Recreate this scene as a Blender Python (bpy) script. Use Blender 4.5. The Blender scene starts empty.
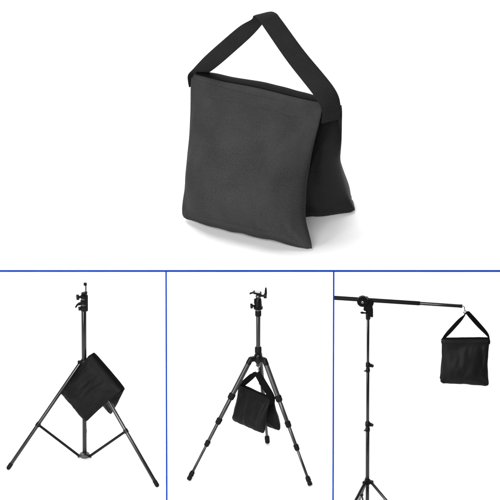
import bpy, bmesh, math, random
from mathutils import Vector, Matrix, noise

random.seed(4)
C = bpy.context.scene.collection
PI = math.pi
R = math.radians

# ------------------------------------------------------------------ camera
S = 150.0            # photo pixels per metre at the front of the shelf
PITCH = R(23)
D = 80.0             # long lens from far away
ZS = 2.07            # top of the shelf
SP, CP = math.sin(PITCH), math.cos(PITCH)
TGT = Vector((0, 0, ZS + 19.9 / (S * CP)))
FWD = Vector((0, CP, -SP))
UP = Vector((0, SP, CP))
CAM = TGT - FWD * D
F = S * D


def ray(u, v):
    return Vector(((u - 250) / F, 0, 0)) + FWD + UP * (-(v - 250) / F)


def at_y(u, v, y):
    r = ray(u, v)
    return CAM + r * ((y - CAM.y) / r.y)


def at_z(u, v, z):
    r = ray(u, v)
    return CAM + r * ((z - CAM.z) / r.z)


def px(n):            # photo pixels to metres
    return n / S


cam_d = bpy.data.cameras.new('camera')
cam_d.sensor_width = 36
cam_d.lens = 36 * F / 500
cam_d.clip_start = 1
cam_d.clip_end = 400
cam = bpy.data.objects.new('camera', cam_d)
cam.location = CAM
cam.rotation_euler = (PI / 2 - PITCH, 0, 0)
C.objects.link(cam)
bpy.context.scene.camera = cam


# --------------------------------------------------------------- materials
def new_mat(name):
    m = bpy.data.materials.new(name)
    m.use_nodes = True
    nt = m.node_tree
    return m, nt, nt.nodes['Principled BSDF']


def nd(nt, t, **kw):
    n = nt.nodes.new(t)
    for k, v in kw.items():
        if k in n.inputs:
            n.inputs[k].default_value = v
        else:
            setattr(n, k, v)
    return n


def fabric_mat(name, lo, hi, period, rough=0.8, bump=0.5, rib=False, sheen=0.0, spec=0.1):
    m, nt, b = new_mat(name)
    L = nt.links.new
    uv = nd(nt, 'ShaderNodeTexCoord')
    sep = nd(nt, 'ShaderNodeSeparateXYZ')
    L(uv.outputs['UV'], sep.inputs[0])
    # twill: diagonal rib with each float broken across the other way
    def math_n(op, a, bb=None):
        n = nd(nt, 'ShaderNodeMath', operation=op)
        for i, x in enumerate((a, bb)):
            if x is None:
                continue
            if isinstance(x, (int, float)):
                n.inputs[i].default_value = x
            else:
                L(x, n.inputs[i])
        return n.outputs[0]
    nz = nd(nt, 'ShaderNodeTexNoise', Scale=1.2 / period * 0.12, Detail=3.0, Roughness=0.6)
    L(uv.outputs['UV'], nz.inputs['Vector'])
    wob = math_n('MULTIPLY', nz.outputs['Fac'], period * 1.1)
    k = 2 * PI / period
    if rib:
        ph = math_n('MULTIPLY', sep.outputs['X'], k)
        ph2 = math_n('MULTIPLY', sep.outputs['Y'], k * 0.9)
    else:
        s1 = math_n('ADD', math_n('ADD', math_n('MULTIPLY', sep.outputs['X'], 0.62), math_n('MULTIPLY', sep.outputs['Y'], 0.8)), wob)
        ph = math_n('MULTIPLY', s1, k)
        s2 = math_n('SUBTRACT', math_n('MULTIPLY', sep.outputs['X'], 0.9), math_n('MULTIPLY', sep.outputs['Y'], 0.5))
        ph2 = math_n('MULTIPLY', s2, k * 0.75)
    w1 = math_n('SINE', ph)
    w2 = math_n('SINE', ph2)
    mix = math_n('ADD', math_n('MULTIPLY', w1, 0.30 if not rib else 0.36), math_n('MULTIPLY', w2, 0.07 if not rib else 0.12))
    nz2 = nd(nt, 'ShaderNodeTexNoise', Scale=0.9 / period, Detail=2.0, Roughness=0.7)
    L(uv.outputs['UV'], nz2.inputs['Vector'])
    mix = math_n('ADD', mix, math_n('MULTIPLY', nz2.outputs['Fac'], 0.95))
    nz3 = nd(nt, 'ShaderNodeTexNoise', Scale=0.05 / period, Detail=3.0, Roughness=0.6)
    L(uv.outputs['UV'], nz3.inputs['Vector'])
    fac = math_n('ADD', math_n('MULTIPLY', nz3.outputs['Fac'], 0.45), math_n('MULTIPLY', mix, 0.65))
    ramp = nd(nt, 'ShaderNodeValToRGB')
    ramp.color_ramp.elements[0].position = 0.1
    ramp.color_ramp.elements[1].position = 0.9
    ramp.color_ramp.elements[0].color = (*lo, 1)
    ramp.color_ramp.elements[1].color = (*hi, 1)
    L(fac, ramp.inputs[0])
    L(ramp.outputs[0], b.inputs['Base Color'])
    bp = nd(nt, 'ShaderNodeBump', Strength=bump, Distance=period * 0.25)
    L(mix, bp.inputs['Height'])
    L(bp.outputs[0], b.inputs['Normal'])
    b.inputs['Roughness'].default_value = rough
    b.inputs['Specular IOR Level'].default_value = spec
    b.inputs['Sheen Weight'].default_value = sheen
    b.inputs['Sheen Roughness'].default_value = 0.5
    return m


def solid_mat(name, col, rough, metal=0.0, spec=0.5, var=0.25, scale=40.0, bump=0.0):
    m, nt, b = new_mat(name)
    L = nt.links.new
    tc = nd(nt, 'ShaderNodeTexCoord')
    nz = nd(nt, 'ShaderNodeTexNoise', Scale=scale, Detail=4.0, Roughness=0.6)
    L(tc.outputs['Object'], nz.inputs['Vector'])
    ramp = nd(nt, 'ShaderNodeValToRGB')
    ramp.color_ramp.elements[0].position = 0.3
    ramp.color_ramp.elements[1].position = 0.7
    ramp.color_ramp.elements[0].color = (*[c * (1 - var) for c in col], 1)
    ramp.color_ramp.elements[1].color = (*[min(1, c * (1 + var)) for c in col], 1)
    L(nz.outputs['Fac'], ramp.inputs[0])
    L(ramp.outputs[0], b.inputs['Base Color'])
    mr = nd(nt, 'ShaderNodeMapRange')
    mr.inputs['To Min'].default_value = rough * 0.85
    mr.inputs['To Max'].default_value = min(1, rough * 1.15)
    L(nz.outputs['Fac'], mr.inputs['Value'])
    L(mr.outputs[0], b.inputs['Roughness'])
    b.inputs['Metallic'].default_value = metal
    b.inputs['Specular IOR Level'].default_value = spec
    if bump:
        bp = nd(nt, 'ShaderNodeBump', Strength=bump, Distance=0.004)
        L(nz.outputs['Fac'], bp.inputs['Height'])
        L(bp.outputs[0], b.inputs['Normal'])
    return m


M = {}
M['canvas_big'] = fabric_mat('black_twill', (0.005, 0.005, 0.0052), (0.029, 0.029, 0.0297), 0.0085, bump=0.7)
M['canvas'] = fabric_mat('black_canvas', (0.0015, 0.0015, 0.0016), (0.0065, 0.0065, 0.0067), 0.006, bump=0.3, rough=0.6, spec=0.09)
M['canvas_big_shade'] = fabric_mat('black_twill_shade', (0.003, 0.003, 0.0031), (0.013, 0.013, 0.0133), 0.0095, bump=0.25, rough=0.55, spec=0.10)  # back pouch: same fabric, smoother, with the shade between the pouches in its colour
M['web_big'] = fabric_mat('black_webbing', (0.0035, 0.0035, 0.0036), (0.016, 0.016, 0.0164), 0.0095, rib=True, spec=0.06, bump=0.6)
M['web'] = fabric_mat('black_fine_webbing', (0.002, 0.002, 0.002), (0.006, 0.006, 0.006), 0.005, rib=True, spec=0.03, bump=0.3)
M['zip'] = solid_mat('zipper_black', (0.002, 0.002, 0.002), 0.8, spec=0.05, var=0.5, scale=60, bump=0.4)
M['thread'] = solid_mat('black_thread', (0.015, 0.015, 0.0154), 0.8)
M['tube'] = solid_mat('black_anodised_tube', (0.003, 0.003, 0.0031), 0.27, spec=0.5, scale=7, var=0.1)
M['carbon'] = solid_mat('dark_carbon_tube', (0.012, 0.012, 0.0125), 0.36, spec=0.5, scale=14, var=0.12)
M['plastic'] = solid_mat('black_plastic', (0.003, 0.003, 0.0031), 0.38, spec=0.16, scale=60)
M['rubber'] = solid_mat('black_rubber', (0.0035, 0.0035, 0.0035), 0.7, spec=0.12, scale=90)
M['steel'] = solid_mat('bright_steel', (0.6, 0.6, 0.61), 0.28, metal=1.0, var=0.08)
M['gunmetal'] = solid_mat('gunmetal', (0.10, 0.10, 0.105), 0.35, metal=1.0, var=0.1)
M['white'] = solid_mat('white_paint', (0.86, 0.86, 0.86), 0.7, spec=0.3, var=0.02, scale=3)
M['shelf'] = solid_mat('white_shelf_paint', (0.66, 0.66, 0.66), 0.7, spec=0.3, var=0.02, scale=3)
M['blue'] = solid_mat('blue_paint', (0.0012, 0.027, 0.23), 0.5, spec=0.1, var=0.12, scale=8)


# ------------------------------------------------------------ mesh helpers
class MB:
    def __init__(self):
        self.bm = bmesh.new()
        self.uv = self.bm.loops.layers.uv.new('UVMap')

    def ring(self, c, x, y, r, n):
        return [self.bm.verts.new(c + x * (r * math.cos(2 * PI * i / n)) + y * (r * math.sin(2 * PI * i / n))) for i in range(n)]

    def lathe(self, p, axis, prof, n=20, ref=None):
        """prof: (distance along axis, radius); radius 0 closes the end."""
        a = Vector(axis).normalized()
        t = Vector(ref) if ref else (Vector((0, 0, 1)) if abs(a.z) < 0.9 else Vector((1, 0, 0)))
        x = a.cross(t).normalized()
        y = a.cross(x).normalized()
        prev = None
        for h, r in prof:
            c = Vector(p) + a * h
            cur = [self.bm.verts.new(c)] if r <= 1e-7 else self.ring(c, x, y, r, n)
            if prev:
                for i in range(n):
                    j = (i + 1) % n
                    if len(prev) == 1 and len(cur) == 1:
                        continue
                    if len(prev) == 1:
                        vs = (prev[0], cur[j], cur[i])
                    elif len(cur) == 1:
                        vs = (prev[i], prev[j], cur[0])
                    else:
                        vs = (prev[i], prev[j], cur[j], cur[i])
                    self.bm.faces.new(vs)
            prev = cur
        return self

    def tube(self, p0, p1, r0, r1=None, n=18, ch=0.12):
        p0, p1 = Vector(p0), Vector(p1)
        r1 = r0 if r1 is None else r1
        L = (p1 - p0).length
        c0, c1 = min(r0 * ch * 2, L * 0.2), min(r1 * ch * 2, L * 0.2)
        self.lathe(p0, p1 - p0, [(0, 0), (0, r0 - c0 * 0.7), (c0, r0), (L - c1, r1), (L, r1 - c1 * 0.7), (L, 0)], n)
        return self

    def path(self, pts, r, n=10):
        """round bar swept along points"""
        pts = [Vector(p) for p in pts]
        prev = None
        nrm = None
        for i, p in enumerate(pts):
            d = (pts[min(i + 1, len(pts) - 1)] - pts[max(i - 1, 0)]).normalized()
            if nrm is None:
                t = Vector((0, 1, 0)) if abs(d.y) < 0.9 else Vector((1, 0, 0))
                nrm = d.cross(t).normalized()
            nrm = (nrm - d * nrm.dot(d)).normalized()
            b = d.cross(nrm)
            cur = self.ring(p, nrm, b, r, n)
            if prev:
                for k in range(n):
                    j = (k + 1) % n
                    self.bm.faces.new((prev[k], prev[j], cur[j], cur[k]))
            else:
                self.bm.faces.new(list(reversed(cur)))
            prev = cur
        self.bm.faces.new(prev)
        return self

    def box(self, c, size, rot=None, bev=0.0):
        mat = Matrix.Translation(Vector(c)) @ (rot.to_4x4() if rot else Matrix.Identity(4)) @ Matrix.Diagonal((*size, 1))
        b2 = bmesh.new()
        bmesh.ops.create_cube(b2, size=1.0, matrix=mat)
        if bev:
            bmesh.ops.bevel(b2, geom=list(b2.edges), offset=bev, segments=2, affect='EDGES')
        vm = {v: self.bm.verts.new(v.co) for v in b2.verts}
        for f in b2.faces:
            self.bm.faces.new([vm[v] for v in f.verts])
        b2.free()
        return self

    def prism(self, outline, p, x, y, depth, bev=0.0):
        """outline (2-D) in the x,y axes at p, thickened to both sides"""
        x, y = Vector(x), Vector(y)
        z = x.cross(y).normalized()
        b2 = bmesh.new()
        lo = [b2.verts.new(Vector(p) + x * a + y * b - z * depth / 2) for a, b in outline]
        hi = [b2.verts.new(Vector(p) + x * a + y * b + z * depth / 2) for a, b in outline]
        n = len(outline)
        b2.faces.new(list(reversed(lo)))
        b2.faces.new(hi)
        for i in range(n):
            j = (i + 1) % n
            b2.faces.new((lo[i], lo[j], hi[j], hi[i]))
        bmesh.ops.recalc_face_normals(b2, faces=b2.faces)
        if bev:
            bmesh.ops.bevel(b2, geom=list(b2.edges), offset=bev, segments=2, affect='EDGES')
        vm = {v: self.bm.verts.new(v.co) for v in b2.verts}
        for f in b2.faces:
            self.bm.faces.new([vm[v] for v in f.verts])
        b2.free()
        return self

    def grid(self, fn, nu, nv, uvf=None, flip=False):
        V = [[self.bm.verts.new(fn(i / nu, j / nv)) for j in range(nv + 1)] for i in range(nu + 1)]
        for i in range(nu):
            for j in range(nv):
                q = [(i, j), (i + 1, j), (i + 1, j + 1), (i, j + 1)]
                if flip:
                    q.reverse()
                f = self.bm.faces.new([V[a][b] for a, b in q])
                if uvf:
                    for lp, (a, b) in zip(f.loops, q):
                        lp[self.uv].uv = uvf(a / nu, b / nv)
        return self

    def build(self, name, mat, parent=None, angle=40, weld=False, fixn=True):
        if weld:
            bmesh.ops.remove_doubles(self.bm, verts=self.bm.verts, dist=1e-5)
        if fixn:
            bmesh.ops.recalc_face_normals(self.bm, faces=self.bm.faces)
        me = bpy.data.meshes.new(name)
        self.bm.to_mesh(me)
        self.bm.free()
        for p in me.polygons:
            p.use_smooth = True
        me.set_sharp_from_angle(angle=R(angle))
        me.materials.append(mat)
        o = bpy.data.objects.new(name, me)
        C.objects.link(o)
        if parent:
            o.parent = parent
            w = Matrix.Identity(4)
            q = parent
            while q:
                w = Matrix.Translation(q.location) @ q.rotation_euler.to_matrix().to_4x4() @ w if q.type == 'EMPTY' else w
                q = q.parent
            o.matrix_parent_inverse = Matrix.Identity(4)
        return o


def thing(name, label, cat, loc, rot=(0, 0, 0), group=None):
    o = bpy.data.objects.new(name, None)
    o.location = loc
    o.rotation_euler = rot
    o.empty_display_size = 0.1
    C.objects.link(o)
    o['label'] = label
    o['category'] = cat
    if group:
        o['group'] = group
    return o


def tag(o, label, cat, group=None, kind=None):
    o['label'] = label
    o['category'] = cat
    if group:
        o['group'] = group
    if kind:
        o['kind'] = kind
    return o


# ------------------------------------------------------------- the setting
WALL_Y = 3.4
m = MB()
prof = [(-1.0, 0.0)] + [(WALL_Y - 1 + math.sin(a * PI / 2 / 14), 1 - math.cos(a * PI / 2 / 14)) for a in range(15)] + [(WALL_Y, 7.0)]


def cyc(u, v):
    k = round(v * (len(prof) - 1))
    return Vector((-5 + 10 * u, prof[k][0], prof[k][1]))


m.grid(cyc, 8, len(prof) - 1)
bd = m.build('backdrop', M['white'], fixn=False)
tag(bd, 'plain white studio floor curving up into the white wall behind everything', 'backdrop', kind='structure')

M['studio'] = solid_mat('added_floor_dark', (0.03, 0.03, 0.032), 0.7, spec=0.2, scale=2)  # unseen floor, added dark so the tubes mirror dark surroundings
m = MB()
m.grid(lambda u, v: Vector((-40 + 80 * u, -60 + 80 * v, -0.004)), 4, 4)
tag(m.build('added_dark_floor', M['studio'], fixn=False), 'unseen dark floor around the white backdrop, added to darken the tube reflections', 'floor', kind='structure')

SH_T = 0.0105
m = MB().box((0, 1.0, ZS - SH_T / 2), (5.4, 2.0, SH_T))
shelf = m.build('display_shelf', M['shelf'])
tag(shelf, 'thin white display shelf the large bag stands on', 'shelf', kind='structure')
for sx in (-2.65, 2.65):
    for sy in (0.06, 1.94):
        m = MB().box((sx, sy, (ZS - SH_T) / 2), (0.03, 0.03, ZS - SH_T))
        m.build('shelf_leg', M['white'], shelf)

m = MB().box((0, -0.006, ZS - SH_T / 2), (5.4, 0.012, SH_T + 0.0004), bev=0.001)
tag(m.build('edge_strip', M['blue']), 'long blue strip edging the front of the white shelf below the large bag', 'edge strip')
for u, lab in ((166.4, 'slim blue post between the plain light stand and the camera tripod'),
               (333.4, 'slim blue post at the end of the horizontal boom arm')):
    x = at_y(u, 380, -0.006).x
    m = MB().box((x, -0.006, (ZS - SH_T) / 2), (0.0105, 0.0105, ZS - SH_T - 0.0004), bev=0.001)
    tag(m.build('divider_post', M['blue']), lab, 'post', 'blue posts under the shelf')


# -------------------------------------------------------------------- bags
def lerp(a, b, t):
    return a + (b - a) * t


def smooth(t):
    t = max(0.0, min(1.0, t))
    return t * t * (3 - 2 * t)


def catmull(keys, n):
    """keys: list of tuples of Vectors; returns samples"""
    out = []
    for i in range(len(keys) - 1):
        k0, k1, k2, k3 = keys[max(i - 1, 0)], keys[i], keys[i + 1], keys[min(i + 2, len(keys) - 1)]
        for j in range(n):
            t = j / n
            row = []
            for a, b, c, d in zip(k0, k1, k2, k3):
                row.append(0.5 * ((2 * b) + (c - a) * t + (2 * a - 5 * b + 4 * c - d) * t * t + (3 * b - a - 3 * c + d) * t ** 3))
            out.append(row)
    out.append(list(keys[-1]))
    return out


def pouch(side, W, H, s, ytop, t, seed, nu, nv, wr=1.0, conc=0.045, flare=0.0, belly=1.0, lean=0.0, shift=0.0, rc=0.05, pinch=0.0, low=0.0, dropr=0.0, rest=0.0):
    """one pillow-like sand pouch hanging from the fold; side -1 front, +1 back"""
    off = Vector((seed * 7.3, seed * 3.1, side * 5.0))

    def centre(a, b):
        w = W / 2 * (1 - conc * math.sin(PI * min(1, b * 1.02)) ** 1.2 + flare * b * b)
        x = a * w
        # the right-hand edge is drawn in above the bottom corner
        x -= pinch * W * max(0.0, a) ** 1.5 * (0.5 * math.sin(PI * b ** 1.4) + 0.5 * math.sin(PI * b ** 2.5)) if b > 0 else 0
        # corners are pulled out, the bottom seam rises a little between them
        zc = H * (1 - b) + 0.018 * W * smooth((b - 0.6) / 0.4) * (1 - a * a) - dropr * a * b
        x += 0.010 * W * noise.noise(Vector((b * 5, a * 0.6, 1)) + off) * (0.3 + b)
        zc += 0.011 * W * noise.noise(Vector((a * 4, 2.2, b * 0.6)) + off) * b
        y = side * lerp(ytop, s / 2, b ** 0.9)
        # rounded bottom corners
        r = rc * W
        dx, dz = abs(x) - (w - r), r - (zc + dropr * a * b)
        if dx > 0 and dz > 0:
            k = max(dx, dz) / math.hypot(dx, dz)
            x = math.copysign(w - r + dx * k, x)
            zc = r - dz * k - dropr * a * b
        x += lean * (1 - b) + shift * b
        return Vector((x, y, zc))

    def prof_(a, b):
        ga = max(0.0, 1 - abs(a) ** 2.3) ** 0.58
        gb = (0.20 + 0.80 * smooth(b / 0.75)) * max(0.0, 1 - max(0.0, (b - 0.45) / 0.55) ** 2.6) ** 0.55
        gl = smooth((b - 0.2) / 0.62) * max(0.0, 1 - max(0.0, (b - 0.8) / 0.2) ** 2.5) ** 0.6
        return ga * lerp(gb, gl, low) * belly

    def surf(face):
        def fn(i, j):
            a, b = 2 * i - 1, j
            # bunch the rows and columns at the rims
            a = math.sin(a * PI / 2) * 0.55 + a * 0.45
            b = 1 - (math.cos(b * PI / 2) * 0.4 + (1 - b) * 0.6)
            p = centre(a, b)
            T = t * prof_(a, b)
            edge = min(1.0, 6 * min(1 - abs(a), 1 - b)) if b > 0.0 else 0
            q = Vector((a * W, b * H, face * 3.0)) / W
            n1 = noise.noise(Vector((q.x * 2.2, q.y * 2.2, q.z)) + off)
            n2 = noise.noise(Vector((q.x * 5 + n1, q.y * 3.2, q.z)) + off * 2)
            n3 = 1 - abs(noise.noise(Vector((q.x * 4 + q.y * 3 + n1, q.y * 2.0 - q.x, q.z + 9)) + off)) * 2
            d = 0.020 * n1 + 0.008 * n2 + 0.004 * n3
            # folds fanning out of the two bottom corners and of the ends of the fold line
            for cx, cy, am in ((-1, 1, 1.0), (1, 1, 1.0), (-1, 0, 0.5), (1, 0, 0.5)):
                dx, dy = (a - cx), (b - cy) * 2 * H / W
                rr = math.hypot(dx, dy)
                an = math.atan2(dy, dx)
                d += am * 0.011 * math.exp(-(rr / 0.42) ** 2) * min(1, rr * 6) * math.sin(an * 9 + 3 * n1 + seed)
            # seam pucker by the bottom seam
            d += 0.006 * math.sin(a * 26 + 4 * n1) * math.exp(-((1 - b) / 0.09) ** 2)
            # stitched line above the bottom seam
            d -= 0.006 * math.exp(-((b - 0.885) / 0.012) ** 2) * (face == side)
            p.y += face * (T + d * W * wr * max(0, edge) * 0.9 * smooth((b - 0.04) / 0.16))
            p.z += T * 0.25 * (s / H) * (1 if face != side else -0.4) * 0.5
            if rest:
                # the sand slumps and the underside lies flat on the surface
                p.z = max(0.002 + 0.004 * (1 + n1), p.z - rest * prof_(a, b) * smooth((b - 0.35) / 0.5))
            return p
        return fn

    mb = MB()
    for face in (-1, 1):
        mb.grid(surf(face), nu, nv, lambda i, j, f=face: (i * W + (3 if f > 0 else 0) + seed, (1 - j) * H), flip=(face > 0))
    return mb


def ribbon(keys, th, n=10, nw=6, uscale=1.0):
    """webbing strap: keys are (centre, full width vector)"""
    smp = catmull(keys, n)
    mb = MB()
    acc = [0.0]
    for i in range(1, len(smp)):
        acc.append(acc[-1] + (smp[i][0] - smp[i - 1][0]).length)
    nrm = []
    for i in range(len(smp)):
        d = smp[min(i + 1, len(smp) - 1)][0] - smp[max(i - 1, 0)][0]
        nn = d.cross(smp[i][1])
        nrm.append(nn.normalized() if nn.length > 1e-9 else (nrm[-1] if nrm else Vector((0, 0, 1))))
        if i and nrm[i].dot(nrm[i - 1]) < 0:
            pass
    nu = len(smp) - 1
    wid = smp[len(smp) // 2][1].length
    for sgn in (-1, 1):
        def fn(i, j, sgn=sgn):
            k = round(i * nu)
            p, w = smp[k]
            e = (j - 0.5) * 2
            rr = th / 2 * (1 - 0.75 * abs(e) ** 6)
            return p + w * (j - 0.5) + nrm[k] * sgn * rr
        mb.grid(fn, nu, nw, lambda i, j: (acc[round(i * nu)], j * wid), flip=(sgn < 0))
    # close the two long rims and ends
    for j in (0, 1):
        def fe(i, q, j=j):
            k = round(i * nu)
            p, w = smp[k]
            return p + w * (j - 0.5) + nrm[k] * (q * 2 - 1) * th / 2 * 0.25
        mb.grid(fe, nu, 1, lambda i, q: (acc[round(i * nu)], q * th))
    return mb


def make_bag(label, loc, rot, W, H, s, ytop, t, strap, seed, big=False, group='black saddle sandbags', wr=1.0, conc=0.045,
             sback=None, hback=None, flare=0.0, lean=0.0, shift_back=0.0, belly=1.0, pinch=(0, 0), tback=None, low=0.0, rc=0.05, dropr=0.0, rest=0.0, wback=1.5, lean_back=None, skew=0.0):
    cv, wb = (M['canvas_big'], M['web_big']) if big else (M['canvas'], M['web'])
    o = thing('sandbag', label, 'sandbag', loc, rot, group)
    nu, nv = (120, 110) if big else (64, 60)
    pouch(-1, W, H, s, ytop, t, seed, nu, nv, wr, conc, flare, belly, lean, 0.0, rc, pinch[0], 0.0, dropr).build('pouch', cv, o, 60, weld=True, fixn=True)
    hb = hback or H
    pb = pouch(1, W, hb, sback or s, ytop, tback or t * 0.9, seed + 1.7, nu, nv, wr * wback, conc * 0.6, flare, belly, lean if lean_back is None else lean_back, shift_back, rc, pinch[1], low, dropr, rest)
    if hb != H:
        for v in pb.bm.verts:
            v.co.z += H - hb
    pb.build('pouch', M['canvas_big_shade'] if big else cv, o, 60, weld=True)
    # the folded top panel that joins both pouches
    drop = (0.070 if big else 0.05) * W
    thk = 0.010 * W
    yo = ytop + 0.20 * t
    lift = 0.030 * W
    sec = []
    for k in range(6):
        sec.append((-yo - 0.030 * W * (1 - k / 5) , H - drop + (drop - 0.02 * W) * k / 5))
    for k in range(1, 9):
        a = PI - k * PI / 9
        sec.append((yo * math.cos(a) * 0.98, H - 0.02 * W + (0.02 * W + lift) * math.sin(a)))
    for k in range(6):
        sec.append((yo + 0.012 * W * k / 5, H - 0.02 * W - (drop - 0.02 * W) * k / 5))
    ln = len(sec) - 1
    mb = MB()

    def panel(inner):
        def fn(i, j):
            k = round(j * ln)
            y, z = sec[k]
            x = (i - 0.5) * W * 0.996
            n1 = noise.noise(Vector((x / W * 7 + seed, z / W * 3, y / W * 4)))
            n2 = noise.noise(Vector((x / W * 2.2 + seed * 2, 0, 0.5)))
            y2, z2 = y * (1 + 0.10 * n1 + 0.06 * n2), z + 0.012 * W * n2 + 0.004 * W * n1
            # towards the ends the panel closes in on the thin pouch edges
            ga = max(0.0, 1 - abs(2 * i - 1) ** 2.8) ** 0.55
            y2 *= lerp(ytop / yo, 1.0, min(1.0, ga * 1.15)) * (1.0 + 0.06 * (1 - ga))
            if inner:
                y2 *= 0.86
                z2 -= thk * 0.8
            return Vector((x + lean, y2, z2))
        return fn
    nx = 60 if big else 36
    uvf = lambda i, j: (i * W + 8, j * 0.3 * W)
    mb.grid(panel(False), nx, ln, uvf)
    mb.grid(panel(True), nx, ln, uvf, flip=True)
    po, pi_ = panel(False), panel(True)
    for jj in (0, 1):
        mb.grid(lambda i, q: po(i, jj).lerp(pi_(i, jj), q), nx, 1)
    for ii in (0, 1):
        mb.grid(lambda j, q: po(ii, j).lerp(pi_(ii, j), q), ln, 1)
    mb.build('top_panel', cv, o, 50, weld=True)
    # zip along the front of the fold, and a row of stitches under it
    def along(j, n, lo=0.03, hi=0.97, out=0.0):
        pts = []
        for k in range(n + 1):
            p = po(lerp(lo, hi, k / n), j)
            pts.append(p + Vector((0, -out, out * 0.4)))
        return pts
    mb = MB()

    def tape(up):
        def fn(i, q):
            a_, b_ = lerp(0.015, 0.985, i), lerp(8.3, 11.2, q) / ln
            e = 0.4 / ln
            # the rows are straight pieces, so sample them between two neighbours
            def pp(bb):
                k = bb * ln
                k0 = int(k)
                return po(a_, k0 / ln).lerp(po(a_, min(ln, k0 + 1) / ln), k - k0)
            p = pp(b_)
            nrm = (pp(b_ + e) - pp(b_ - e)).cross(Vector((1, 0, 0)))
            nrm = -nrm.normalized() if nrm.z < 0 else nrm.normalized()
            return p + nrm * (0.007 * W if up else 0.0)
        return fn
    tu, td = tape(True), tape(False)
    mb.grid(tu, 48, 6)
    mb.grid(td, 48, 6, flip=True)
    for q in (0, 1):
        mb.grid(lambda i, e: tu(i, q).lerp(td(i, q), e), 48, 1)
    for i in (0, 1):
        mb.grid(lambda q, e: tu(i, q).lerp(td(i, q), e), 6, 1)
    mb.build('zipper', M['zip'], o, 50, weld=True)
    if big:
        mb = MB()
        pts = along(1 / ln, 150, 0.01, 0.99, 0.004 * W)
        for k in range(0, 150, 2):
            mb.path([pts[k], (pts[k] + pts[k + 1]) / 2 + Vector((0, -0.001, 0)), pts[k + 1]], 0.0016 * W, 5)
        mb.build('stitching', M['thread'], o)
    # carrying strap
    keys = [(Vector(p) + Vector((lean, 0, 0)), Vector(w)) for p, w in strap]
    ribbon(keys, 0.008 * W, 12 if big else 8, 6).build('strap', wb, o, 50, weld=True)
    return o


def a_strap(W, H, h, sw, lw=0.7, wl=None, ex=0.0, ax_=0.0):
    """strap rising from both ends of the fold to an apex h above it"""
    x = W / 2 * 1.012
    wl = wl or sw * 0.78
    n = Vector((x, 0, -h)).normalized()              # across the left run, towards the lower right
    lo, ap = Vector((-x, 0, H)), Vector((-0.01 * W + ax_, 0, H + h))
    left = []
    for f, a, b in ((0.92, 0.60, 0.42), (0.75, 0.32, 0.80), (0.5, 0.22, 0.88), (0.25, 0.25, 0.85), (0.08, 0.5, 0.6)):
        w = Vector((0.02 * W, sw * a, 0)) + n * wl * b
        left.append((lo.lerp(ap, f) + n * wl * 0.10, w))
    xr = x + ax_
    return [((xr - 0.004 * W, 0, H - 0.105 * W), (ex, sw, 0)),
            ((xr + 0.002 * W, 0, H - 0.015 * W), (ex, sw, 0)),
            ((xr * 0.90, 0, H + h * 0.17), (0.03 * W + ex * 0.7, sw * 0.97, 0.03 * W)),
            ((xr * 0.50, 0, H + h * 0.55), (0.06 * W, sw * 0.85, 0.05 * W)),
            ((x * 0.14 + ax_, 0, H + h * 0.90), (0.06 * W, sw * 0.8, 0.045 * W)),
            ((x * 0.05 + ax_, 0, H + h * 0.985), (0.06 * W, sw * 0.8, 0.03 * W)),
            ((-0.02 * W + ax_, 0, H + h), (0.05 * W, sw * 0.78, 0.0)),
            ] + left + [
            ((-x, 0, H + 0.004 * W), (0.02 * W, sw * 0.85, -0.02 * W)),
            ((-x - 0.004 * W, 0, H - 0.03 * W), (0, sw, 0)),
            ((-x - 0.000 * W, 0, H - 0.07 * W), (0, sw * 0.9, 0))]


# the large bag standing open on the shelf
c = [at_z(u, v, ZS) for u, v in ((180, 220.5), (312.5, 252), (358, 213))]
xax = (c[1] - c[0])
yaw = math.atan2(xax.y, xax.x)
Wb = xax.length * 1.0
sb = 0.745
mid = (c[0] + c[1]) / 2 + Vector((-math.sin(yaw), math.cos(yaw), 0)) * sb / 2
print('BIG', Wb, sb, math.degrees(yaw), mid)
Hb = 0.905
make_bag('large charcoal fabric bag standing open on the white surface, much the biggest',
         (mid.x, mid.y, ZS + 0.002), (0, 0, yaw), Wb * 0.985, Hb, sb - 0.03, 0.052, 0.25,
         a_strap(Wb, Hb, 0.55, 0.135, ex=0.065, ax_=0.024), 1.0, big=True, flare=0.0, conc=0.05, lean=-0.112, lean_back=-0.025, shift_back=-0.08, pinch=(0.070, 0.085), tback=0.29, low=1.0, rest=0.16, wr=1.7, wback=1.6)


# ------------------------------------------------------------ tripod stands
def lv(p, o):
    return Vector(p) - o


def bez(p0, p1, p2, n=10):
    return [Vector(p0) * (1 - t) ** 2 + Vector(p1) * 2 * t * (1 - t) + Vector(p2) * t * t for t in [i / n for i in range(n + 1)]]


def leg_to(parent, o, top, foot, r, matl, foot_len, foot_r, channel=False):
    """one straight stand leg with a rubber foot, in the thing's own frame"""
    t, f = lv(top, o), lv(foot, o)
    d = (f - t).normalized()
    end = f - d * foot_len
    mb = MB()
    mb.tube(t, end + d * 0.006, r)
    lg = mb.build('leg', matl, parent)
    mb = MB()
    mb.lathe(end, d, [(0, 0), (0, foot_r * 0.92), (foot_len * 0.15, foot_r), (foot_len * 0.8, foot_r), (foot_len, foot_r * 0.55), (foot_len, 0)], 18)
    mb.build('rubber_foot', M['rubber'], lg)
    return lg


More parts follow.
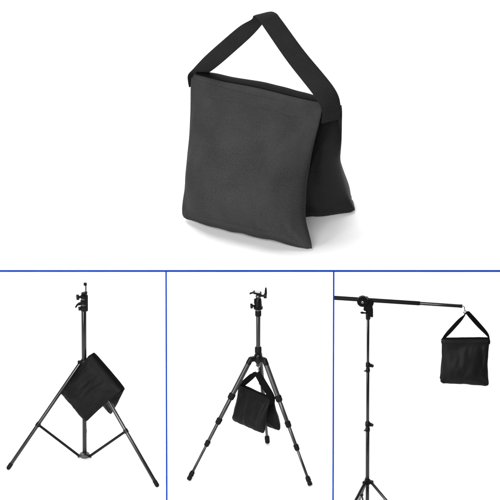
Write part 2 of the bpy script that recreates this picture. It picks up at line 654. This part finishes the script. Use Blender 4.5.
def knob(mb, p, d, r, L, lobes=6):
    """fluted screw knob on a short stem"""
    d = Vector(d).normalized()
    t = Vector((0, 0, 1)) if abs(d.z) < 0.9 else Vector((1, 0, 0))
    x = d.cross(t).normalized()
    y = d.cross(x).normalized()
    mb.tube(Vector(p), Vector(p) + d * L * 0.5, r * 0.45, n=12)
    out = []
    for k in range(36):
        a = 2 * PI * k / 36
        q = r * (0.92 + 0.08 * math.cos(lobes * a))
        out.append((q * math.cos(a), q * math.sin(a)))
    mb.prism(out, Vector(p) + d * L * 0.75, x, y, L * 0.5, bev=r * 0.08)


def tee_lever(mb, p, d, up, L, r):
    """T-shaped tightening handle: stem along d, bar along up"""
    d, up = Vector(d).normalized(), Vector(up).normalized()
    mb.tube(p, Vector(p) + d * L * 0.6, r, n=12)
    c = Vector(p) + d * L * 0.62
    mb.lathe(c - up * L * 0.55, up, [(0, 0), (0.0, r * 0.9), (L * 0.2, r * 1.25), (L * 0.55, r * 1.5), (L * 0.9, r * 1.25), (L * 1.1, r * 0.9), (L * 1.1, 0)], 14)


# ---- light stand with the bag saddled over one leg
Yc = at_z(84.7, 462, 0).y
base = at_z(84.7, 462, 0)
st = thing('light_stand', 'black light stand with wide braced legs and no boom, sandbag slung over its right leg', 'light stand', base)
o = base
ax = lambda v: lv(at_y(84.7, v, Yc), o)          # point on the stand's axis at photo row v
AX = lambda z: Vector((0, 0, z))
z_of = lambda v: ax(v).z
hubz, spz, jointz, topz = z_of(454.5), z_of(363), z_of(310), z_of(283.5)
MB().tube(AX(hubz - 0.012), AX(spz + 0.25), 0.0150).build('lower_tube', M['tube'], st)
MB().tube(AX(spz - 0.02), AX(jointz + 0.02), 0.0175).build('upper_tube', M['tube'], st)
mb = MB()
mb.lathe(AX(hubz - 0.02), (0, 0, 1), [(0, 0), (0, 0.028), (0.008, 0.034), (0.028, 0.034), (0.036, 0.022), (0.036, 0)], 22)
for az in (200, -25, 90):
    d = Vector((math.cos(R(az)), math.sin(R(az)), 0))
    mb.box(AX(hubz - 0.004) + d * 0.036, (0.03, 0.016, 0.024), Matrix.Rotation(R(az), 3, 'Z'), 0.003)
mb.build('brace_hub', M['gunmetal'], st)
mb = MB()
mb.lathe(AX(spz - 0.03), (0, 0, 1), [(0, 0), (0, 0.021), (0.006, 0.025), (0.05, 0.025), (0.056, 0.021), (0.056, 0)], 22)
for az in (190, -20, 90):
    d = Vector((math.cos(R(az)), math.sin(R(az)), 0))
    mb.box(AX(spz) + d * 0.03, (0.03, 0.026, 0.04), Matrix.Rotation(R(az), 3, 'Z'), 0.004)
mb.build('leg_collar', M['plastic'], st)
feetL = [at_z(7.5, 470, 0), at_z(158, 487.5, 0), at_z(84.9, 434, 0)]
# keep third foot straight behind the pole
tops = []
for u, v, ft in ((80.5, 362.5, feetL[0]), (88.5, 363, feetL[1]), (84.9, 361, feetL[2])):
    d = (ft - base); d.z = 0; d.normalize()
    tops.append(base + AX(spz) + d * 0.030)
for i, (tp, ft) in enumerate(zip(tops, feetL)):
    fd = (ft - tp).normalized()
    ft2 = Vector(ft) + Vector((0, 0, 0.006))
    leg_to(st, o, tp, ft2, 0.0128, M['tube'], 0.05, 0.0148)
    # clip and brace
    f_at = (424.5 - 362.5) / (470 - 362.5) if i == 0 else ((431 - 363) / (487.5 - 363) if i == 1 else 0.55)
    q = lv(tp.lerp(ft2, f_at), o)
    mb = MB()
    mb.lathe(q - fd * 0.014, fd, [(0, 0.0125), (0.0, 0.0165), (0.028, 0.0165), (0.028, 0.0125)], 18)
    az = math.atan2(ft.y - base.y, ft.x - base.x)
    h = AX(hubz) + Vector((math.cos(az), math.sin(az), 0)) * 0.045
    dd = (q - h).normalized()
    side = dd.cross(Vector((0, 0, 1))).normalized()
    upv = side.cross(dd)
    rot = Matrix((dd, side, upv)).transposed()
    mb.box((q + h) / 2, ((q - h).length, 0.008, 0.018), rot, 0.002)
    mb.tube(q - side * 0.014, q + side * 0.014, 0.007, n=12)
    mb.tube(h - side * 0.013, h + side * 0.013, 0.0075, n=12)
    mb.build('brace', M['plastic'], st)
# clamp stack at the top
mb = MB()
mb.lathe(AX(jointz - 0.004), (0, 0, 1), [(0, 0), (0, 0.022), (0.006, 0.0255), (0.030, 0.0255), (0.036, 0.019), (0.048, 0.019), (0.052, 0.0235), (0.075, 0.0235), (0.080, 0.017),
                                 (0.092, 0.017), (0.095, 0.0225), (0.112, 0.0225), (0.118, 0.016), (0.122, 0)], 24)
mb.box(AX(jointz + 0.055) + Vector((0.019, -0.006, 0)), (0.020, 0.030, 0.118), None, 0.004)
mb.box(AX(jointz + 0.125) + Vector((0.004, 0, 0)), (0.042, 0.030, 0.014), Matrix.Rotation(R(-14), 3, 'Y'), 0.003)
mb.build('clamp_collar', M['plastic'], st)
mb = MB()
mb.lathe(AX(jointz + 0.037), (0, 0, 1), [(0, 0), (0, 0.0225), (0.010, 0.0225), (0.010, 0)], 20)
mb.build('clamp_ring', M['gunmetal'], st)
MB().lathe(AX(jointz + 0.080), (0, 0, 1), [(0, 0), (0, 0.0205), (0.009, 0.0205), (0.009, 0)], 20).build('clamp_ring', M['gunmetal'], st)
mb = MB()
knob(mb, AX(jointz + 0.100) + Vector((-0.015, -0.006, 0)), (-1, -0.25, 0.0), 0.020, 0.036)
mb.build('screw_knob', M['plastic'], st)
mb = MB()
knob(mb, AX(jointz + 0.016) + Vector((-0.015, -0.008, 0)), (-1, -0.3, 0.0), 0.015, 0.022)
mb.build('screw_knob', M['plastic'], st)
mb = MB()
p = AX(jointz + 0.050) + Vector((-0.015, -0.012, 0))
mb.prism([(0, 0.014), (-0.018, 0.012), (-0.034, -0.002), (-0.046, -0.024), (-0.037, -0.030), (-0.024, -0.010), (-0.006, -0.010)], p, (1, 0, 0), (0, 0, 1), 0.012, bev=0.002)
mb.build('clamp_lever', M['plastic'], st)
mb = MB()
q0 = Vector((px(2.2), 0, jointz + 0.118))
mb.lathe(q0, (0, 0, 1), [(0, 0), (0, 0.0085), (0.012, 0.0085), (0.014, 0.0055), (topz - q0.z - 0.012, 0.0055), (topz - q0.z - 0.012, 0)], 16)
mb.build('spigot', M['gunmetal'], st)
mb = MB()
mb.lathe(Vector((q0.x - 0.004, 0, topz - 0.014)), (0, 0, 1), [(0, 0), (0, 0.0105), (0.003, 0.012), (0.016, 0.012), (0.019, 0.009), (0.019, 0)], 16)
mb.build('spigot_cap', M['plastic'], st)

# the bag over its right leg
Wl, Hl = 0.325, 0.372
th_, ta_ = R(-34), R(39)
Rm = Matrix.Rotation(th_, 3, 'Z') @ Matrix.Rotation(ta_, 3, 'Y')
# centre of the fold, halfway along
mid_leg = tops[1].lerp(feetL[1], 0.16)
fold = at_y(107.0, 371.8, mid_leg.y + 0.0)
loc = fold - Rm @ Vector((0, 0, Hl))
sw = 0.05
strap_l = [((Wl / 2, 0.0, Hl - 0.03), (0, sw, 0)),
           ((Wl / 2 + 0.002, 0.02, Hl - 0.015), (0, sw, 0)),
           ((Wl / 2 - 0.05, 0.06, Hl - 0.10), (0.03, sw * .6, 0)),
           ((0.06, 0.10, Hl - 0.22), (0.03, sw * .5, 0.02)),
           ((-0.05, 0.11, Hl - 0.25), (0.0, sw * .5, 0.03)),
           ((-Wl / 2 + 0.03, 0.085, Hl - 0.15), (-0.02, sw * .6, 0)),
           ((-Wl / 2 - 0.002, 0.02, Hl - 0.02), (0, sw, 0)),
           ((-Wl / 2, 0.0, Hl - 0.05), (0, sw, 0))]
make_bag('black sandbag turned on its corner as a diamond, slung over the light stand leg',
         loc, Rm.to_euler(), Wl, Hl, 0.17, 0.030, 0.052, strap_l, 5.0, wr=2.5, conc=0.04, rc=0.08, sback=0.36, hback=0.385, flare=-0.13, shift_back=0.045)

# ---- camera tripod with ball head
base = at_z(257, 468, 0)
Yc = base.y
st = thing('camera_tripod', 'dark carbon camera tripod with ball head and three sectioned legs, bag hanging under it', 'tripod', base)
o = base
z_of = lambda v: lv(at_y(258.2, v, Yc), o).z
x0 = at_y(258.2, 400, Yc).x - o.x
AX = lambda z: Vector((x0, 0, z))
zs = {v: z_of(v) for v in (291, 296, 300, 309, 311, 316, 346, 353, 358, 366, 372)}
MB().tube(AX(zs[366]), AX(zs[309]), 0.0155).build('centre_column', M['carbon'], st)
mb = MB()
mb.lathe(AX(zs[316]), (0, 0, 1), [(0, 0), (0, 0.018), (0.004, 0.0215), (0.036, 0.0215), (0.041, 0.018), (0.041, 0)], 22)
mb.build('column_lock', M['rubber'], st)
mb = MB()
mb.lathe(AX(zs[353]), (0, 0, 1), [(0, 0), (0, 0.020), (0.004, 0.0235), (0.040, 0.0235), (0.046, 0.019), (0.046, 0)], 22)
mb.build('column_lock', M['rubber'], st)
feetM = [at_z(188.5, 481, 0), at_z(310.5, 486.5, 0), at_z(267.5, 443.5, 0)]
topM = []
mb = MB()
mb.lathe(AX(zs[358] - 0.035), (0, 0, 1), [(0, 0), (0, 0.018), (0.012, 0.026), (0.045, 0.030), (0.062, 0.026), (0.070, 0.018), (0.070, 0)], 24)
for ft in feetM:
    d = ft - base - Vector((x0, 0, 0)); d.z = 0; d.normalize()
    az = math.atan2(d.y, d.x)
    mb.box(AX(zs[358]) + d * 0.040, (0.045, 0.030, 0.034), Matrix.Rotation(az, 3, 'Z'), 0.005)
    s_ = Vector((-d.y, d.x, 0))
    mb.tube(AX(zs[358]) + d * 0.056 - s_ * 0.019, AX(zs[358]) + d * 0.056 + s_ * 0.019, 0.012, n=16)
    topM.append(base + AX(zs[358]) + d * 0.058)
mb.build('spider', M['plastic'], st)
for ft, tp in zip(feetM, topM):
    t, f = lv(tp, o), lv(ft, o) + Vector((0, 0, 0.008))
    d = (f - t)
    L = d.length
    d.normalize()
    mb = MB()
    mb.lathe(t - d * 0.008, d, [(0, 0), (0.0, 0.012), (0.006, 0.017), (0.02, 0.0178), (L * 0.30, 0.0178), (L * 0.30, 0)], 22)
    lg = mb.build('leg', M['carbon'], st)
    # hinge cap
    mb = MB()
    mb.lathe(t - d * 0.014, d, [(0, 0), (0, 0.013), (0.006, 0.0185), (0.045, 0.0195), (0.05, 0.0182), (0.05, 0.0)], 20)
    mb.build('hinge_cap', M['plastic'], lg)
    cuts = [0.305, 0.51, 0.695, 0.945]
    rad = [0.0178, 0.0146, 0.0122, 0.0095]
    for k in range(3):
        mb = MB()
        mb.tube(t + d * L * cuts[k], t + d * L * cuts[k + 1], rad[k + 1])
        mb.build('leg_section', M['carbon'] if k < 2 else M['tube'], lg)
        mb = MB()
        rr = rad[k]
        c0 = t + d * (L * cuts[k] - 0.022)
        mb.lathe(c0, d, [(0, 0.0), (0, rr + 0.001), (0.005, rr + 0.0055), (0.016, rr + 0.0065), (0.020, rr + 0.0045), (0.024, rr + 0.006), (0.040, rr + 0.0045), (0.046, rr - 0.001), (0.046, 0)], 22)
        mb.build('twist_lock', M['rubber'], lg)
    mb = MB()
    c0 = t + d * (L * 0.925)
    Lf = L * 0.075
    mb.lathe(c0, d, [(0, 0), (0, 0.011), (Lf * 0.15, 0.0165), (Lf * 0.5, 0.0175), (Lf * 0.56, 0.0135), (Lf * 0.66, 0.0165), (Lf * 0.92, 0.0165), (Lf, 0.011), (Lf, 0)], 20)
    mb.build('rubber_foot', M['rubber'], lg)
# ball head
mb = MB()
zb = zs[309]
mb.lathe(AX(zb), (0, 0, 1), [(0, 0), (0, 0.028), (0.004, 0.032), (0.016, 0.032), (0.019, 0.026), (0.028, 0.0255), (0.060, 0.023), (0.072, 0.0215), (0.080, 0.018), (0.080, 0)], 26)
hd = mb.build('ball_head', M['plastic'], st)
mb = MB()
mb.lathe(AX(zb - 0.004), (0, 0, 1), [(0, 0), (0, 0.0225), (0.004, 0.0225), (0.004, 0)], 26)
mb.build('base_ring', M['steel'], hd)
mb = MB()
for k in range(0, 1):
    mb.lathe(AX(zb + 0.094), (0.25, 0, 1), [(0.019 * -math.cos(PI * i / 12), 0.019 * math.sin(PI * i / 12)) for i in range(13)], 20)
mb.tube(AX(zb + 0.095), AX(zb + 0.113), 0.010)
mb.build('ball', M['gunmetal'], hd)
mb = MB()
knob(mb, AX(zb + 0.026) + Vector((-0.022, -0.006, 0)), (-1, -0.15, 0), 0.019, 0.032, 8)
mb.build('lock_knob', M['plastic'], hd)
mb = MB()
mb.box(AX(zb + 0.062) + Vector((-0.022, -0.012, 0)), (0.014, 0.012, 0.040), None, 0.003)
mb.build('friction_knob', M['plastic'], hd)
mb = MB()
rt = Matrix.Rotation(R(10), 3, 'Y')
mb.box(AX(zb + 0.120) + Vector((-0.006, 0, 0)), (0.058, 0.050, 0.010), rt, 0.003)
mb.box(AX(zb + 0.112) + Vector((0.004, 0, 0)), (0.036, 0.040, 0.016), rt, 0.004)
mb.box(AX(zb + 0.123) + Vector((-0.046, -0.010, 0)), (0.030, 0.020, 0.009), Matrix.Rotation(R(-22), 3, 'Y'), 0.003)
mb.build('plate_clamp', M['plastic'], hd)
mb = MB()
mb.box(AX(zb + 0.1285) + Vector((-0.006, 0, 0)), (0.034, 0.040, 0.010), rt, 0.003)
mb.build('quick_plate', M['steel'], hd)
mb = MB()
knob(mb, AX(zb + 0.100) + Vector((0.018, -0.004, 0)), (1, -0.1, 0), 0.018, 0.040, 6)
mb.prism([(-0.008, -0.01), (0.008, -0.012), (0.010, 0.03), (0.007, 0.062), (-0.003, 0.062), (-0.007, 0.03)], AX(zb + 0.100) + Vector((0.050, -0.006, 0)), (1, 0, 0), (0, 0, 1), 0.012, bev=0.0025)
mb.build('clamp_lever', M['plastic'], hd)
# hook under the column
hk = lv(at_y(256.6, 371.5, Yc), o)
mb = MB()
zt = zs[366]
mb.tube(AX(zt - 0.006), AX(zt + 0.012), 0.013)
pts = [AX(zt)] + [Vector((x0 + (hk.x - x0) * 0.3, 0, lerp(zt, hk.z, 0.4)))]
r_ = 0.011
cc = Vector((hk.x, 0, hk.z + 0.006))
pts += [cc + Vector((r_ * math.cos(a), 0, r_ * math.sin(a))) for a in [R(70 - i * 24) for i in range(11)]]
mb.path(pts, 0.003, 8)
mb.build('hook', M['steel'], st)

# bag hanging on that hook
c = [at_y(231.7, 424.7, 0), at_y(263, 439, 0)]
Wm = 0.318
yaw_m = R(-47)
Hm = 0.238
hm = 0.152
apex = at_y(256.2, 372.0, Yc)
loc = Vector((apex.x, Yc, apex.z - Hm - hm - 0.001))
make_bag('small black sandbag hanging by its strap from the hook under the camera tripod',
         loc, (0, 0, yaw_m), Wm, Hm, 0.15, 0.018, 0.056, a_strap(Wm, Hm, hm, 0.050), 9.0, wr=2.3, conc=0.06, tback=0.06, low=0.7, rc=0.07, hback=0.262)

# ---- boom stand
base = at_z(367.2, 534, 0)
Yc = base.y
st = thing('boom_stand', 'tall black stand with a long horizontal boom arm holding a bag from its tip', 'boom stand', base)
o = base
AX = lambda z: Vector((0, 0, z))
z_of = lambda v: lv(at_y(367.2, v, Yc), o).z
AT = lambda u, v, dy=0.0: lv(at_y(u, v, Yc + dy), o)
secs = [(318, 366, 0.0098), (364, 426, 0.0112), (424, 481, 0.0132)]
for a, b, r in secs:
    MB().tube(AX(z_of(b)), AX(z_of(a)), r).build('pole_section', M['tube'], st)
MB().tube(AX(0.10), AX(z_of(480)), 0.0125).build('pole_section', M['tube'], st)
for v0, v1, r, sd in ((362.5, 372.0, 0.0150, 1), (421.5, 431.5, 0.0165, 1)):
    mb = MB()
    h = z_of(v0) - z_of(v1)
    mb.lathe(AX(z_of(v1)), (0, 0, 1), [(0, 0), (0, r * 0.9), (h * 0.06, r), (h * 0.34, r), (h * 0.40, r * 0.82), (h * 0.50, r * 0.82), (h * 0.56, r * 1.05), (h * 0.9, r * 1.05), (h, r * 0.85), (h, 0)], 22)
    mb.box(AX(z_of(v1) + h * 0.72) + Vector((0.015, -0.004, 0)), (0.026, 0.018, h * 0.34), None, 0.003)
    cl = mb.build('clamp_collar', M['plastic'], st)
    mb = MB()
    tee_lever(mb, AX(z_of(v1) + h * 0.72) + Vector((0.020, -0.008, 0)), (1, -0.4, 0), (0.15, 0, 1), 0.018, 0.0068)
    mb.build('tee_knob', M['plastic'], cl)
    mb = MB()
    mb.tube(AX(z_of(v1) + h * 0.18) + Vector((-0.012, -0.010, 0)), AX(z_of(v1) + h * 0.18) + Vector((-0.026, -0.014, 0)), 0.0065, n=14)
    mb.build('bolt', M['gunmetal'], cl)
zsp = z_of(481.5)
mb = MB()
mb.lathe(AX(zsp - 0.020), (0, 0, 1), [(0, 0), (0, 0.017), (0.004, 0.020), (0.034, 0.020), (0.038, 0.016), (0.038, 0)], 22)
azs = (234, -33, 98)
for az in azs:
    d = Vector((math.cos(R(az)), math.sin(R(az)), 0))
    mb.box(AX(zsp + 0.002) + d * 0.028, (0.032, 0.026, 0.024), Matrix.Rotation(R(az), 3, 'Z'), 0.004)
mb.tube(AX(zsp - 0.016) + Vector((0, -0.016, 0)), AX(zsp - 0.016) + Vector((0, -0.034, 0)), 0.009, n=14)
mb.build('leg_collar', M['plastic'], st)
feetB = []
for az in azs:
    d = Vector((math.cos(R(az)), math.sin(R(az)), 0))
    tp = base + AX(zsp - 0.002) + d * 0.034
    ft = base + d * (0.48 if az != 98 else 0.46) + Vector((0, 0, 0.006))
    lg = leg_to(st, o, tp, ft, 0.0098, M['tube'], 0.05, 0.0125)
    q = lv(tp.lerp(ft, 0.55), o)
    h = AX(0.12) + d * 0.02
    mb = MB()
    mb.tube(q, h, 0.006, n=12)
    mb.tube(q - Vector((0, 0, 0.014)), q + Vector((0, 0, 0.014)), 0.014, n=14)
    mb.build('brace', M['plastic'], st)
mb = MB()
mb.lathe(AX(0.10), (0, 0, 1), [(0, 0), (0, 0.024), (0.045, 0.024), (0.045, 0)], 20)
mb.build('brace_hub', M['plastic'], st)

# boom arm: outer tube, thinner inner tube, end cap
bL, bJ, bE = AT(334.0, 297.8), AT(363, 299.7), AT(462, 306.2)
bM = AT(420, 303.4)
mb = MB()
mb.tube(bL, bM, 0.0145)
ba = mb.build('boom_arm', M['rubber'], st)
mb = MB()
mb.tube(bM - (bM - bL).normalized() * 0.02, bE, 0.0118)
mb.build('inner_tube', M['tube'], ba)
d = (bE - bL).normalized()
mb = MB()
mb.lathe(bE - d * 0.010, d, [(0, 0.0118), (0, 0.0126), (0.010, 0.0126), (0.013, 0.009), (0.013, 0)], 18)
mb.build('end_cap', M['plastic'], ba)
# hook out of the end of the boom: a thin wire that bends down
htop, hbot = AT(464.4, 307.2), AT(464.6, 313.0)
mb = MB()
pts = [bE + d * 0.004, AT(463.6, 306.3), AT(464.5, 307.4), AT(464.6, 309.5), AT(464.6, 311.2)]
cc = hbot + Vector((0, 0, 0.008))
pts += [cc + Vector((0.010 * math.sin(a), -0.003, -0.010 * math.cos(a) + 0.002)) for a in [R(-60 + 26 * i) for i in range(10)]]
mb.path(pts, 0.0032, 8)
mb.build('hook', M['gunmetal'], st)
# pivot: toothed disc facing the viewer, bracket round the pole, handle
pc = AT(362.6, 301.2, -0.034)
mb = MB()
out = []
for k in range(72):
    a = 2 * PI * k / 72
    q = 0.0375 * (1 + (0.018 if k % 2 else -0.018))
    out.append((q * math.cos(a), q * math.sin(a)))
mb.prism(out, pc, (1, 0, 0), (0, 0, 1), 0.024, bev=0.0008)
mb.lathe(pc + Vector((0, -0.012, 0)), (0, -1, 0), [(0, 0.031), (0.004, 0.030), (0.004, 0.026), (0.001, 0.024), (0.001, 0.013), (0.005, 0.012), (0.005, 0)], 30)
disc = mb.build('pivot_disc', M['plastic'], st)
mb = MB()
mb.lathe(pc + Vector((0, -0.016, 0)), (0, -1, 0), [(0, 0.0085), (0.004, 0.0085), (0.006, 0.006), (0.006, 0)], 6)
mb.build('bolt', M['steel'], disc)
mb = MB()
# clamp block the boom passes through
mb.box(AT(364.5, 300.0, 0.0), (0.055, 0.046, 0.040), Matrix.Rotation(R(4), 3, 'Y'), 0.006)
pr = [(-0.020, -0.055), (0.006, -0.062), (0.010, -0.085), (0.040, -0.108), (0.047, -0.104), (0.046, -0.050), (0.040, -0.030), (0.052, 0.000), (0.034, 0.020), (-0.010, 0.012)]
mb.prism(pr, AT(366.3, 302.3, -0.004), (1, 0, 0), (0, 0, 1), 0.036, bev=0.004)
mb.lathe(AX(z_of(319.5)), (0, 0, 1), [(0, 0), (0, 0.013), (0.006, 0.017), (0.06, 0.017), (0.066, 0.012), (0.066, 0)], 20)
mb.build('pivot_bracket', M['plastic'], st)
mb = MB()
p0 = AT(367.5, 313.2, -0.02)
p1 = AT(360.8, 312.6, -0.045)
dd = (p1 - p0).normalized()
mb.lathe(p0, dd, [(0, 0), (0, 0.0065), (0.02, 0.0055), ((p1 - p0).length - 0.008, 0.0085), ((p1 - p0).length, 0.006), ((p1 - p0).length, 0)], 14)
mb.build('clamp_handle', M['plastic'], st)

# bag hanging from the boom tip
Wr, Hr, hr = 0.322, 0.325, 0.196
yaw_r = R(5)
loc = Vector((hbot.x + o.x, o.y, hbot.z + o.z - hr - Hr + 0.003))
sw = 0.042
strap_r = a_strap(Wr, Hr, hr, sw, 0.6)
make_bag('small flat black sandbag hanging by its strap from the tip of the boom arm',
         loc, (0, R(1.5), yaw_r), Wr, Hr, 0.05, 0.012, 0.064, strap_r, 13.0, wr=2.0, conc=0.05, flare=0.03, rc=0.09, dropr=0.014)


# ------------------------------------------------------------------- light
w = bpy.data.worlds.new('World')
bpy.context.scene.world = w
w.use_nodes = True
bg = w.node_tree.nodes['Background']
bg.inputs[0].default_value = (1, 1, 1, 1)
bg.inputs[1].default_value = 0.15


def area(name, loc, target, sx, sy, power):
    l = bpy.data.lights.new(name, 'AREA')
    l.shape = 'RECTANGLE'
    l.size, l.size_y = sx, sy
    l.energy = power
    ob = bpy.data.objects.new(name, l)
    ob.location = loc
    ob.rotation_euler = (Vector(target) - Vector(loc)).to_track_quat('-Z', 'Y').to_euler()
    C.objects.link(ob)
    return ob


area('softbox_front', (-6.0, -7.6, 2.9), (0.4, 1.2, 1.9), 0.9, 5.0, 1080)
area('softbox_fill', (-0.6, -7.0, 6.0), (0.5, 1.0, 0.6), 5.0, 2.5, 1120)
area('softbox_top', (-0.8, 2.6, 6.2), (0.0, 1.1, ZS), 4.5, 3.5, 400)

sc = bpy.context.scene
sc.view_settings.view_transform = 'Standard'
sc.view_settings.look = 'None'
sc.view_settings.exposure = 0.0
sc.view_settings.gamma = 1.0
sc.view_settings.use_curve_mapping = False
